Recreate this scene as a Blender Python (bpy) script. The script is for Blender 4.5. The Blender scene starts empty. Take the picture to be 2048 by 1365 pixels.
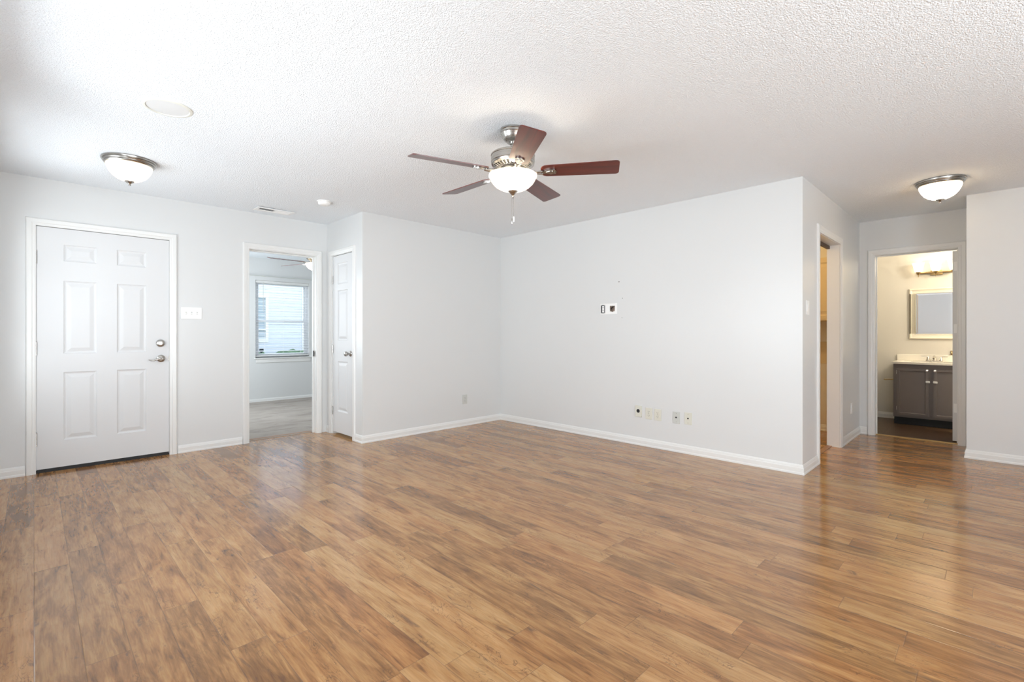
import bpy, bmesh, math, random
from math import sin, cos, pi, radians
from mathutils import Vector, Matrix

random.seed(7)
SC = bpy.context.scene
COL = SC.collection

# ------------------------------------------------------------------ camera
H = 2.44                      # ceiling height
cam_d = bpy.data.cameras.new('camera')
cam = bpy.data.objects.new('camera', cam_d)
COL.objects.link(cam)
cam.location = (0, 0, 1.1519)
cam.rotation_euler = (pi / 2, 0, radians(45.155) - pi / 2)
cam_d.sensor_fit = 'HORIZONTAL'
cam_d.sensor_width = 36
cam_d.lens = 36 * 961.38 / 2048
cam_d.shift_y = -(682.5 - 668.36) / 2048
cam_d.clip_start = 0.02
SC.camera = cam

# ------------------------------------------------------------------ colour management, world, daylight
SC.view_settings.view_transform = 'Standard'
SC.view_settings.look = 'None'
SC.view_settings.gamma = 1
SC.view_settings.use_curve_mapping = False
SC.view_settings.exposure = 0.90
SC.cycles.use_denoising = True
SC.cycles.max_bounces = 12
SC.cycles.diffuse_bounces = 9
SC.cycles.glossy_bounces = 5
SC.cycles.transparent_max_bounces = 24
SC.cycles.sample_clamp_indirect = 6
SC.cycles.caustics_reflective = False
SC.cycles.caustics_refractive = False

W = bpy.data.worlds.new('daylight_sky')
SC.world = W
W.use_nodes = True
W.node_tree.nodes['Background'].inputs[0].default_value = (0.86, 0.93, 1.0, 1)
W.node_tree.nodes['Background'].inputs[1].default_value = 1.6


def area(name, loc, rot, sx, sy, power, col):
    d = bpy.data.lights.new(name, 'AREA')
    d.shape = 'RECTANGLE'
    d.size, d.size_y = sx, sy
    d.energy = power
    d.color = col
    o = bpy.data.objects.new(name, d)
    o.location = loc
    o.rotation_euler = rot
    COL.objects.link(o)
    return o


# area lights added as daylight, at the added windows out of view
DAY = (0.885, 0.955, 1.0)
area('added_side_daylight', (-0.95, 2.40, 1.30), (0, -pi / 2, 0), 1.5, 2.0, 54, DAY)
area('added_entry_daylight', (-0.95, 4.45, 1.00), (0, -pi / 2 - radians(50), 0), 1.2, 1.4, 18, DAY)
area('added_near_daylight', (-0.46, -1.30, 1.30), (0, -pi / 2 - radians(30), 0), 1.2, 1.7, 5, DAY)
area('added_patio_daylight', (1.35, -2.98, 1.00), (pi / 2 + radians(28), 0, 0), 2.6, 1.7, 94, DAY)
area('added_bedroom_daylight', (0.93, 7.35, 1.45), (0, -pi / 2, 0), 1.2, 1.4, 28, DAY)

# ------------------------------------------------------------------ materials
MATS = {}


class N:
    """small node builder"""

    def __init__(s, name):
        s.m = bpy.data.materials.new(name)
        s.m.use_nodes = True
        s.t = s.m.node_tree
        s.t.nodes.clear()
        s.out = s.t.nodes.new('ShaderNodeOutputMaterial')

    def n(s, typ, ins=None, **kw):
        x = s.t.nodes.new(typ)
        for k, v in kw.items():
            setattr(x, k, v)
        for k, v in (ins or {}).items():
            s.set(x.inputs[k], v)
        return x

    def set(s, sock, v):
        if isinstance(v, bpy.types.NodeSocket):
            s.t.links.new(v, sock)
        else:
            if isinstance(v, (tuple, list)) and len(v) == 3 and sock.type == 'RGBA':
                v = (*v, 1)
            sock.default_value = v

    def math(s, op, a, b=0.0, c=0.0, clamp=False):
        x = s.n('ShaderNodeMath', {0: a, 1: b, 2: c}, operation=op)
        x.use_clamp = clamp
        return x.outputs[0]

    def mix(s, f, a, b, blend='MIX'):
        x = s.n('ShaderNodeMix', data_type='RGBA', blend_type=blend)
        s.set(x.inputs[0], f)
        s.set(x.inputs[6], a)
        s.set(x.inputs[7], b)
        return x.outputs[2]

    def ramp(s, f, stops, interp='LINEAR'):
        x = s.n('ShaderNodeValToRGB', {0: f})
        r = x.color_ramp
        r.interpolation = interp
        while len(r.elements) < len(stops):
            r.elements.new(0.5)
        for e, (p, c) in zip(r.elements, stops):
            e.position = p
            e.color = (*c, 1) if len(c) == 3 else c
        return x.outputs[0]

    def coord(s):
        return s.n('ShaderNodeTexCoord').outputs['Object']

    def noise(s, vec, scale, detail=3, rough=0.5, dist=0.0):
        x = s.n('ShaderNodeTexNoise', {'Vector': vec, 'Scale': scale, 'Detail': detail, 'Roughness': rough, 'Distortion': dist})
        return x.outputs[0]

    def bump(s, h, strength, dist=0.01, normal=None):
        x = s.n('ShaderNodeBump', {'Height': h, 'Strength': strength, 'Distance': dist})
        if normal is not None:
            s.set(x.inputs['Normal'], normal)
        return x.outputs[0]

    def finish(s, color, rough, metal=0.0, normal=None, spec=0.5, coat=0.0, coat_rough=0.1, emit=None, estr=0.0):
        p = s.n('ShaderNodeBsdfPrincipled')
        s.set(p.inputs['Base Color'], color)
        s.set(p.inputs['Roughness'], rough)
        p.inputs['Metallic'].default_value = metal
        p.inputs['Specular IOR Level'].default_value = spec
        p.inputs['Coat Weight'].default_value = coat
        p.inputs['Coat Roughness'].default_value = coat_rough
        if emit:
            s.set(p.inputs['Emission Color'], emit)
            p.inputs['Emission Strength'].default_value = estr
        if normal is not None:
            s.set(p.inputs['Normal'], normal)
        s.t.links.new(p.outputs[0], s.out.inputs[0])
        MATS[s.m.name] = s.m
        return s.m


def pbr(name, col, rough=0.5, metal=0.0, spec=0.5, var=0.04, vscale=6.0, bump=0.0, bscale=200.0, coat=0.0, aniso=False):
    b = N(name)
    c = b.coord()
    nz = b.noise(c, vscale, 3)
    lo = tuple(max(0, v * (1 - var)) for v in col)
    hi = tuple(min(1, v * (1 + var)) for v in col)
    colr = b.mix(nz, lo, hi)
    nrm = None
    if bump:
        nrm = b.bump(b.noise(c, bscale, 2), bump, 0.002)
    return b.finish(colr, rough, metal, nrm, spec, coat)


def glow(name, col, trans=0.55):
    """frosted glass that passes on the light of the bulbs behind it"""
    b = N(name)
    c = b.coord()
    nz = b.noise(c, 14, 4, 0.6, 1.5)
    colr = b.mix(nz, tuple(v * 0.93 for v in col), col)
    d = b.n('ShaderNodeBsdfDiffuse', {'Color': colr})
    t = b.n('ShaderNodeBsdfTranslucent', {'Color': colr})
    g = b.n('ShaderNodeBsdfGlossy', {'Color': (1, 1, 1, 1), 'Roughness': 0.25})
    m1 = b.n('ShaderNodeMixShader', {0: trans, 1: d.outputs[0], 2: t.outputs[0]})
    m2 = b.n('ShaderNodeMixShader', {0: 0.04, 1: m1.outputs[0], 2: g.outputs[0]})
    b.t.links.new(m2.outputs[0], b.out.inputs[0])
    MATS[name] = b.m
    return b.m


def glass(name):
    b = N(name)
    nz = b.noise(b.coord(), 3, 2)
    t = b.n('ShaderNodeBsdfTransparent', {'Color': b.mix(nz, (0.93, 0.95, 0.96), (0.96, 0.97, 0.98))})
    g = b.n('ShaderNodeBsdfGlossy', {'Color': (1, 1, 1, 1), 'Roughness': 0.02})
    m = b.n('ShaderNodeMixShader', {0: 0.06, 1: t.outputs[0], 2: g.outputs[0]})
    b.t.links.new(m.outputs[0], b.out.inputs[0])
    MATS[name] = b.m
    return b.m


def wall_paint(name, col):
    b = N(name)
    c = b.coord()
    nz = b.noise(c, 1.3, 3)
    colr = b.mix(nz, tuple(v * 0.985 for v in col), tuple(min(1, v * 1.015) for v in col))
    peel = b.noise(c, 130, 2, 0.5)
    return b.finish(colr, 0.34, 0, b.bump(peel, 0.08, 0.003), 0.45)


def ceiling_mat():
    b = N('textured_ceiling_paint')
    c = b.coord()
    a = b.noise(c, 105, 3, 0.6, 0.6)
    v = b.n('ShaderNodeTexVoronoi', {'Vector': c, 'Scale': 150.0, 'Randomness': 1.0}).outputs['Distance']
    h = b.math('ADD', b.math('MULTIPLY', a, 1.0), b.math('MULTIPLY', v, 0.55))
    pk = b.ramp(h, [(0.45, (0, 0, 0)), (0.95, (1, 1, 1))])
    nz = b.noise(c, 0.9, 2)
    col = b.mix(nz, (0.852, 0.89, 0.922), (0.872, 0.91, 0.942))
    return b.finish(col, 0.8, 0, b.bump(pk, 0.60, 0.006), 0.2)


def floor_mat():
    b = N('laminate_plank_floor')
    c = b.coord()
    sp = b.n('ShaderNodeSeparateXYZ', {0: c})
    x, y = sp.outputs[0], sp.outputs[1]
    PW, PL = 0.1262, 1.22
    xr = b.math('DIVIDE', b.math('ADD', x, 20 * PW), PW)
    row = b.math('FLOOR', xr)
    fx = b.math('FRACT', xr)
    wr = b.n('ShaderNodeTexWhiteNoise', {'W': b.math('MULTIPLY', row, 1.37)}, noise_dimensions='1D').outputs['Value']
    yr = b.math('ADD', b.math('DIVIDE', b.math('ADD', y, 20.0), PL), b.math('MULTIPLY', wr, 3.0))
    colm = b.math('FLOOR', yr)
    fy = b.math('FRACT', yr)
    idv = b.n('ShaderNodeCombineXYZ', {0: row, 1: colm, 2: 3.1}).outputs[0]
    wn = b.n('ShaderNodeTexWhiteNoise', {'Vector': idv}, noise_dimensions='3D')
    r1 = wn.outputs['Value']
    rc = b.n('ShaderNodeSeparateColor', {0: wn.outputs['Color']})
    r2, r3 = rc.outputs[0], rc.outputs[1]
    # distance to the nearest seam in metres
    dx = b.math('MULTIPLY', b.math('MINIMUM', fx, b.math('SUBTRACT', 1.0, fx)), PW)
    dy = b.math('MULTIPLY', b.math('MINIMUM', fy, b.math('SUBTRACT', 1.0, fy)), PL)
    ds = b.math('MINIMUM', dx, dy)
    seam = b.ramp(b.math('MULTIPLY', ds, 100.0), [(0.06, (1, 1, 1)), (0.17, (0, 0, 0))])
    # figure
    off = b.math('MULTIPLY', r1, 37.0)
    gv = b.n('ShaderNodeCombineXYZ', {0: b.math('MULTIPLY', x, 9.5), 1: b.math('MULTIPLY', y, 2.0), 2: off}).outputs[0]
    g1 = b.noise(gv, 1.0, 5, 0.58, 1.1)
    gv2 = b.n('ShaderNodeCombineXYZ', {0: b.math('MULTIPLY', x, 52.0), 1: b.math('MULTIPLY', y, 5.5), 2: off}).outputs[0]
    g2 = b.noise(gv2, 1.0, 5, 0.62, 0.7)
    gv3 = b.n('ShaderNodeCombineXYZ', {0: b.math('MULTIPLY', x, 17.0), 1: b.math('MULTIPLY', y, 4.6), 2: b.math('ADD', off, 9.0)}).outputs[0]
    g3 = b.noise(gv3, 1.0, 4, 0.6, 1.6)
    gv4 = b.n('ShaderNodeCombineXYZ', {0: b.math('MULTIPLY', x, 190.0), 1: b.math('MULTIPLY', y, 9.0), 2: off}).outputs[0]
    g4 = b.noise(gv4, 1.0, 2, 0.5, 0.2)
    f = b.math('ADD', b.math('MULTIPLY', g1, 0.62), b.math('MULTIPLY', g2, 0.50))
    f = b.math('ADD', f, b.math('MULTIPLY', b.math('SUBTRACT', r2, 0.5), 0.18))
    base = b.ramp(f, [(0.34, (0.150, 0.066, 0.021)), (0.48, (0.265, 0.126, 0.041)), (0.59, (0.370, 0.194, 0.070)), (0.74, (0.460, 0.270, 0.112))])
    warm = b.mix(b.math('MULTIPLY', r3, 0.5), base, b.mix(1.0, base, (1.12, 0.90, 0.78), 'MULTIPLY'))
    streak = b.ramp(g2, [(0.30, (1, 1, 1)), (0.40, (0, 0, 0))])
    c1 = b.mix(b.math('MULTIPLY', streak, 0.40), warm, (0.085, 0.042, 0.022))
    knot = b.ramp(g3, [(0.27, (1, 1, 1)), (0.36, (0, 0, 0))])
    c2 = b.mix(b.math('MULTIPLY', knot, 0.60), c1, (0.075, 0.045, 0.03))
    gv5 = b.n('ShaderNodeCombineXYZ', {0: b.math('MULTIPLY', x, 16.0), 1: b.math('MULTIPLY', y, 6.5), 2: b.math('ADD', off, 21.0)}).outputs[0]
    ridge = b.math('ABSOLUTE', b.math('SUBTRACT', b.noise(gv5, 1.0, 3, 0.6, 2.2), 0.5))
    curl = b.math('MULTIPLY', b.ramp(ridge, [(0.004, (1, 1, 1)), (0.020, (0, 0, 0))]), b.ramp(b.noise(gv3, 0.7, 2, 0.5, 0.5), [(0.52, (0, 0, 0)), (0.62, (1, 1, 1))]))
    c2 = b.mix(b.math('MULTIPLY', curl, 0.55), c2, (0.07, 0.038, 0.02))
    fine = b.ramp(g4, [(0.3, (0.86, 0.86, 0.86)), (0.7, (1.08, 1.08, 1.08))])
    c3 = b.mix(1.0, c2, fine, 'MULTIPLY')
    c4 = b.mix(b.math('MULTIPLY', seam, 0.45), c3, (0.07, 0.04, 0.022))
    # each plank lies a hair out of level, edges eased
    edge = b.ramp(b.math('MULTIPLY', ds, 100.0), [(0.0, (0, 0, 0)), (0.30, (1, 1, 1))])
    n1 = b.bump(edge, 0.35, 0.0012)
    n2 = b.bump(b.noise(gv2, 1.0, 2, 0.5), 0.05, 0.002, n1)
    rough = b.math('ADD', 0.13, b.math('MULTIPLY', g1, 0.06))
    return b.finish(c4, rough, 0, n2, 0.68)


def tile_mat():
    b = N('brown_slate_tile')
    c = b.coord()
    br = b.n('ShaderNodeTexBrick', {'Vector': c, 'Scale': 1.0, 'Mortar Size': 0.004, 'Brick Width': 0.45, 'Row Height': 0.30,
                                    'Color1': (0.085, 0.048, 0.026, 1), 'Color2': (0.06, 0.036, 0.02, 1), 'Mortar': (0.10, 0.075, 0.05, 1)})
    nz = b.noise(c, 9, 5, 0.65, 0.8)
    col = b.mix(0.55, br.outputs[0], b.ramp(nz, [(0.35, (0.05, 0.028, 0.016)), (0.7, (0.15, 0.088, 0.046))]))
    return b.finish(col, 0.38, 0, b.bump(nz, 0.15, 0.004), 0.5)


def carpet_mat():
    b = N('worn_beige_carpet')
    c = b.coord()
    big = b.noise(c, 2.1, 4, 0.6, 0.9)
    fine = b.noise(c, 260, 2)
    sv = b.n('ShaderNodeMapping', {'Vector': c, 'Scale': (1.3, 4.0, 1.0)}).outputs[0]
    smear = b.noise(sv, 1.2, 4, 0.6, 1.2)
    col = b.ramp(big, [(0.3, (0.36, 0.315, 0.28)), (0.7, (0.46, 0.415, 0.375))])
    col = b.mix(b.ramp(smear, [(0.36, (0.65, 0.65, 0.65)), (0.48, (0, 0, 0))]), col, (0.22, 0.195, 0.175))
    col = b.mix(0.25, col, b.mix(fine, (0.3, 0.27, 0.24), (0.62, 0.58, 0.54)))
    return b.finish(col, 0.95, 0, b.bump(fine, 0.6, 0.006), 0.1)


def brushed(name, col, rough=0.3):
    b = N(name)
    c = b.coord()
    mp = b.n('ShaderNodeMapping', {'Vector': c, 'Scale': (3.0, 3.0, 260.0)}).outputs[0]
    nz = b.noise(mp, 2.0, 2)
    colr = b.mix(nz, tuple(v * 0.88 for v in col), col)
    return b.finish(colr, b.math('ADD', rough - 0.05, b.math('MULTIPLY', nz, 0.10)), 1.0, b.bump(nz, 0.03, 0.001))


def wood_blade():
    b = N('cherry_fan_blade')
    c = b.coord()
    mp = b.n('ShaderNodeMapping', {'Vector': c, 'Scale': (2.0, 26.0, 26.0)}).outputs[0]
    nz = b.noise(mp, 1.6, 5, 0.6, 0.8)
    col = b.ramp(nz, [(0.3, (0.055, 0.006, 0.003)), (0.55, (0.105, 0.011, 0.005)), (0.8, (0.150, 0.022, 0.009))])
    return b.finish(col, 0.34, 0, None, 0.4, 0.6, 0.34)


def cabinet_paint():
    b = N('warm_grey_cabinet_paint')
    c = b.coord()
    nz = b.noise(c, 7, 3)
    col = b.mix(nz, (0.150, 0.128, 0.122), (0.165, 0.142, 0.136))
    return b.finish(col, 0.38, 0, b.bump(b.noise(c, 90, 2), 0.06, 0.002), 0.5)


def siding_mat():
    return pbr('pale_blue_vinyl_siding', (0.62, 0.68, 0.80), 0.55, var=0.05, vscale=2.0)


def leaf_mat():
    b = N('hedge_foliage')
    c = b.coord()
    nz = b.noise(c, 11, 5, 0.7)
    col = b.ramp(nz, [(0.3, (0.03, 0.075, 0.035)), (0.55, (0.07, 0.15, 0.075)), (0.75, (0.22, 0.32, 0.16))])
    return b.finish(col, 0.7, 0, b.bump(nz, 0.8, 0.05), 0.3)


def grass_mat():
    b = N('lawn_grass')
    c = b.coord()
    nz = b.noise(c, 30, 4, 0.7)
    col = b.ramp(nz, [(0.3, (0.08, 0.14, 0.04)), (0.7, (0.22, 0.30, 0.11))])
    return b.finish(col, 0.9, 0, b.bump(nz, 0.6, 0.03), 0.2)


M_WALL = wall_paint('light_grey_wall_paint', (0.672, 0.680, 0.678))
M_BATH = wall_paint('cream_bathroom_paint', (0.66, 0.63, 0.57))
M_CEIL = ceiling_mat()
M_TRIM = pbr('white_trim_enamel', (0.745, 0.745, 0.73), 0.32, var=0.02, vscale=2.5)
M_DOOR = pbr('white_door_enamel', (0.675, 0.68, 0.685), 0.48, var=0.02, vscale=1.5, bump=0.05, bscale=40)
M_FLOOR = floor_mat()
M_TILE = tile_mat()
M_CARPET = carpet_mat()
M_NICKEL = brushed('brushed_nickel', (0.50, 0.48, 0.45), 0.27)
M_BRONZE = brushed('antique_nickel', (0.50, 0.44, 0.37), 0.28)
M_CHROME = pbr('polished_chrome', (0.80, 0.77, 0.72), 0.10, 1.0)
M_BRASS = pbr('aged_brass', (0.50, 0.36, 0.18), 0.28, 1.0)
M_BLADE = wood_blade()
M_GLOW = glow('frosted_cream_glass', (0.99, 0.96, 0.89), 0.30)
M_GLOWB = glow('frosted_white_glass', (0.98, 0.94, 0.86), 0.6)
M_GLASS = glass('window_glass')
M_IVORY = pbr('ivory_plastic', (0.66, 0.65, 0.57), 0.4, var=0.02)
M_IVORYG = pbr('greyed_ivory_plastic', (0.56, 0.57, 0.54), 0.4, var=0.02)
M_WHITEP = pbr('white_plastic', (0.86, 0.86, 0.85), 0.35, var=0.015)
M_DARK = pbr('black_rubber', (0.012, 0.012, 0.013), 0.6)
M_SLOT = pbr('dark_slot', (0.03, 0.028, 0.026), 0.7)
M_CHAR = pbr('charcoal_plastic', (0.06, 0.065, 0.07), 0.5)
M_BROWNB = pbr('brown_wall_cavity', (0.36, 0.28, 0.23), 0.9, var=0.3, vscale=30)
M_RIM = pbr('aged_white_plastic', (0.72, 0.72, 0.66), 0.45, var=0.02)
M_GRILLE = pbr('speaker_grille_white', (0.70, 0.71, 0.71), 0.6, bump=0.3, bscale=900)
M_CAB = cabinet_paint()
M_TOP = pbr('cultured_marble', (0.84, 0.80, 0.72), 0.18, var=0.03, vscale=9)
M_MIRROR = pbr('silvered_mirror', (0.90, 0.92, 0.93), 0.015, 1.0, var=0.005)
M_FRAMEW = pbr('cream_mirror_frame', (0.80, 0.75, 0.63), 0.35, var=0.02)
M_OAK = pbr('threshold_wood', (0.33, 0.17, 0.085), 0.35, var=0.2, vscale=25)
M_DKOAK = pbr('dark_stained_wood', (0.07, 0.035, 0.018), 0.5, var=0.2, vscale=20)
M_CREAMCAB = pbr('cream_laundry_cabinet', (0.62, 0.52, 0.34), 0.45, var=0.03)
M_BLIND = pbr('white_blind_slat', (0.80, 0.82, 0.86), 0.5, var=0.02)
M_VINYL = pbr('white_vinyl', (0.80, 0.81, 0.83), 0.4, var=0.02)
M_SIDING = siding_mat()
M_LEAF = leaf_mat()
M_GRASS = grass_mat()
M_NAVY = pbr('navy_sticker', (0.02, 0.03, 0.05), 0.5)
M_STKW = pbr('sticker_silver', (0.55, 0.58, 0.62), 0.4)
M_PAPER = pbr('drywall_edge', (0.72, 0.71, 0.66), 0.8, var=0.08, vscale=60)
M_MAR = pbr('grey_scuff', (0.36, 0.36, 0.35), 0.8)


# ------------------------------------------------------------------ mesh building
class MB:
    def __init__(s):
        s.bm = bmesh.new()

    def box(s, x0, x1, y0, y1, z0, z1, M=None, bev=0.0):
        b2 = bmesh.new()
        r = bmesh.ops.create_cube(b2, size=1)
        for v in b2.verts:
            v.co = Vector(((x0 + x1) / 2 + v.co.x * (x1 - x0), (y0 + y1) / 2 + v.co.y * (y1 - y0), (z0 + z1) / 2 + v.co.z * (z1 - z0)))
        if bev:
            bmesh.ops.bevel(b2, geom=b2.edges[:], offset=bev, segments=2, affect='EDGES', profile=0.6)
        s.merge(b2, M)
        return s

    def merge(s, b2, M=None):
        if M is not None:
            bmesh.ops.transform(b2, matrix=M, verts=b2.verts)
        me = bpy.data.meshes.new('tmp')
        b2.to_mesh(me)
        b2.free()
        s.bm.from_mesh(me)
        bpy.data.meshes.remove(me)

    def lathe(s, prof, seg=48, M=None, cap=False):
        b2 = bmesh.new()
        rings = []
        for r, z in prof:
            if r < 1e-6:
                rings.append([b2.verts.new((0, 0, z))])
            else:
                rings.append([b2.verts.new((r * cos(2 * pi * k / seg), r * sin(2 * pi * k / seg), z)) for k in range(seg)])
        for a, b in zip(rings, rings[1:]):
            for k in range(seg):
                k2 = (k + 1) % seg
                if len(a) == 1 and len(b) == 1:
                    continue
                if len(a) == 1:
                    b2.faces.new((a[0], b[k], b[k2]))
                elif len(b) == 1:
                    b2.faces.new((a[k], b[0], a[k2]))
                else:
                    b2.faces.new((a[k], b[k], b[k2], a[k2]))
        bmesh.ops.recalc_face_normals(b2, faces=b2.faces)
        s.merge(b2, M)
        return s

    def tube(s, pts, r, seg=10, M=None):
        b2 = bmesh.new()
        pts = [Vector(p) for p in pts]
        rs = r if isinstance(r, (list, tuple)) else [r] * len(pts)
        rings = []
        for i, p in enumerate(pts):
            d = (pts[min(i + 1, len(pts) - 1)] - pts[max(i - 1, 0)]).normalized()
            up = Vector((0, 0, 1)) if abs(d.z) < 0.95 else Vector((1, 0, 0))
            a = d.cross(up).normalized()
            b = d.cross(a)
            rings.append([b2.verts.new(p + (a * cos(2 * pi * k / seg) + b * sin(2 * pi * k / seg)) * rs[i]) for k in range(seg)])
        for a, b in zip(rings, rings[1:]):
            for k in range(seg):
                b2.faces.new((a[k], a[(k + 1) % seg], b[(k + 1) % seg], b[k]))
        b2.faces.new(rings[0][::-1])
        b2.faces.new(rings[-1])
        bmesh.ops.recalc_face_normals(b2, faces=b2.faces)
        s.merge(b2, M)
        return s

    def sweep(s, prof, path, n, M=None):
        """profile (u, v): u to the left of the path inside the plane with normal n, v along n; mitred"""
        b2 = bmesh.new()
        n = Vector(n)
        P = [Vector(p) for p in path]
        rings = []
        for i, p in enumerate(P):
            l = []
            if i > 0:
                l.append(n.cross((P[i] - P[i - 1]).normalized()))
            if i < len(P) - 1:
                l.append(n.cross((P[i + 1] - P[i]).normalized()))
            if len(l) == 2:
                m = l[0] + l[1]
                m = m / (1 + l[0].dot(l[1]))
            else:
                m = l[0]
            rings.append([b2.verts.new(p + m * u + n * v) for u, v in prof])
        k = len(prof)
        for a, b in zip(rings, rings[1:]):
            for j in range(k):
                b2.faces.new((a[j], a[(j + 1) % k], b[(j + 1) % k], b[j]))
        b2.faces.new(rings[0])
        b2.faces.new(rings[-1][::-1])
        bmesh.ops.recalc_face_normals(b2, faces=b2.faces)
        s.merge(b2, M)
        return s

    def prism(s, poly, h, M=None, bev=0.0):
        """polygon in XY extruded from z=0 to h"""
        b2 = bmesh.new()
        lo = [b2.verts.new((x, y, 0)) for x, y in poly]
        hi = [b2.verts.new((x, y, h)) for x, y in poly]
        b2.faces.new(lo[::-1])
        b2.faces.new(hi)
        for k in range(len(poly)):
            k2 = (k + 1) % len(poly)
            b2.faces.new((lo[k], lo[k2], hi[k2], hi[k]))
        bmesh.ops.recalc_face_normals(b2, faces=b2.faces)
        s.merge(b2, M)
        return s

    def slab(s, u0, u1, v0, v1, t, holes, M=None, panels=()):
        """plate in local XZ, front at y=0 (facing -y), back at y=t; holes go through, panels are moulded into the front"""
        b2 = bmesh.new()
        allr = list(holes) + list(panels)
        us = sorted(set([u0, u1] + [q for r in allr for q in (r[0], r[1]) if u0 < q < u1]))
        vs = sorted(set([v0, v1] + [q for r in allr for q in (r[2], r[3]) if v0 < q < v1]))

        def inside(rs, a, b):
            return any(r[0] < a < r[1] and r[2] < b < r[3] for r in rs)
        solid = {}
        for i in range(len(us) - 1):
            for j in range(len(vs) - 1):
                solid[i, j] = not inside(holes, (us[i] + us[i + 1]) / 2, (vs[j] + vs[j + 1]) / 2)
        V = {}

        def v(a, b, c):
            key = (round(a, 5), round(b, 5), round(c, 5))
            if key not in V:
                V[key] = b2.verts.new(key)
            return V[key]
        for (i, j), ok in solid.items():
            if not ok:
                continue
            a, b, c, d = us[i], us[i + 1], vs[j], vs[j + 1]
            if not inside(panels, (a + b) / 2, (c + d) / 2):
                b2.faces.new((v(a, 0, c), v(b, 0, c), v(b, 0, d), v(a, 0, d)))
            b2.faces.new((v(a, t, c), v(a, t, d), v(b, t, d), v(b, t, c)))
            if not solid.get((i - 1, j)):
                b2.faces.new((v(a, 0, c), v(a, 0, d), v(a, t, d), v(a, t, c)))
            if not solid.get((i + 1, j)):
                b2.faces.new((v(b, 0, c), v(b, t, c), v(b, t, d), v(b, 0, d)))
            if not solid.get((i, j - 1)):
                b2.faces.new((v(a, 0, c), v(a, t, c), v(b, t, c), v(b, 0, c)))
            if not solid.get((i, j + 1)):
                b2.faces.new((v(a, 0, d), v(b, 0, d), v(b, t, d), v(a, t, d)))
        for p in panels:
            prev = None
            prof = p[4] if len(p) > 4 else [(0, 0), (0.004, 0.005), (0.014, 0.0085), (0.020, 0.0085), (0.046, 0.002), (0.05, 0.0015)]
            for ins, dep in prof:
                r = [v(p[0] + ins, dep, p[2] + ins), v(p[1] - ins, dep, p[2] + ins), v(p[1] - ins, dep, p[3] - ins), v(p[0] + ins, dep, p[3] - ins)]
                if prev:
                    for k in range(4):
                        b2.faces.new((prev[k], prev[(k + 1) % 4], r[(k + 1) % 4], r[k]))
                prev = r
            b2.faces.new(prev)
        bmesh.ops.recalc_face_normals(b2, faces=b2.faces)
        s.merge(b2, M)
        return s

    def build(s, name, mat, parent=None, smooth=False, loc=None, rotz=None):
        me = bpy.data.meshes.new(name)
        s.bm.to_mesh(me)
        s.bm.free()
        me.materials.append(mat)
        if smooth:
            for p in me.polygons:
                p.use_smooth = True
            try:
                me.set_sharp_from_angle(angle=radians(38))
            except Exception:
                pass
        o = bpy.data.objects.new(name, me)
        COL.objects.link(o)
        if parent is not None:
            o.parent = parent
        if loc is not None:
            o.location = loc
        if rotz is not None:
            o.rotation_euler = (0, 0, rotz)
        return o


def tag(o, label=None, cat=None, group=None, kind=None):
    if label:
        o['label'] = label
    if cat:
        o['category'] = cat
    if group:
        o['group'] = group
    if kind:
        o['kind'] = kind
    return o


def thing(name, label, cat, loc, rotz=0, group=None, kind=None):
    o = bpy.data.objects.new(name, None)
    o.empty_display_size = 0.05
    COL.objects.link(o)
    o.location = loc
    o.rotation_euler = (0, 0, rotz)
    return tag(o, label, cat, group, kind)


def bulb(parent, loc, power, col, r=0.025):
    d = bpy.data.lights.new('bulb', 'POINT')
    d.energy = power
    d.color = col
    d.shadow_soft_size = r
    o = bpy.data.objects.new('bulb', d)
    COL.objects.link(o)
    o.parent = parent
    o.location = loc
    return o


def copy_tree(o, parent=None):
    c = o.copy()
    COL.objects.link(c)
    if parent is not None:
        c.parent = parent
    for ch in list(o.children):
        copy_tree(ch, c)
    return c


FY = 0.0                  # a thing whose front faces -y
FX = -pi / 2              # a thing whose front faces -x
RZ = lambda a: Matrix.Rotation(a, 4, 'Z')
RX = lambda a: Matrix.Rotation(a, 4, 'X')
RY = lambda a: Matrix.Rotation(a, 4, 'Y')
T = lambda x, y, z: Matrix.Translation((x, y, z))

# ------------------------------------------------------------------ dimensions of the place
yA, yB, xC, yH, xE, xD = 5.557, 4.694, 4.452, 1.110, 6.144, 6.778
xK, xL, yS, yF = 2.451, -0.25, -2.6, 8.775
yR = 0.189
xW = 8.315
WT = 0.11


def wall_y(name, y, x0, x1, holes, mat=M_WALL, label='', t=WT, z0=0.0):
    o = MB().slab(x0, x1, z0, H, t, holes).build(name, mat, loc=(0, y, 0))
    return tag(o, label, 'wall', kind='structure')


def wall_x(name, x, y0, y1, holes, mat=M_WALL, label='', t=WT):
    """front faces -x; holes given as (ymin, ymax, z0, z1)"""
    hs = [(-b, -a, c, d) for a, b, c, d in holes]
    o = MB().slab(-y1, -y0, 0, H, t, hs).build(name, mat, loc=(x, 0, 0), rotz=FX)
    return tag(o, label, 'wall', kind='structure')


# floors and ceiling
tag(MB().box(xL - 0.11, 6.85, yS - 0.11, yA + 0.095, -0.06, 0).build('floor', M_FLOOR), 'brown wood plank laminate floor of the living room and hall', 'floor', kind='structure')
tag(MB().box(6.85, xW + 0.11, -1.1, 1.5, -0.06, 0.0).build('floor_bathroom', M_TILE), 'dark brown tile floor in the bathroom', 'floor', kind='structure')
tag(MB().box(1.0, 4.75, yA + 0.095, yF + 0.1, -0.06, 0.006).build('floor_bedroom', M_CARPET), 'worn beige carpet in the bedroom beyond the doorway', 'floor', kind='structure')
tag(MB().box(xL - 0.11, xW + 0.11, yS - 0.11, yF + 0.11, H, H + 0.08).build('ceiling', M_CEIL), 'white textured ceiling', 'ceiling', kind='structure')

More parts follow.
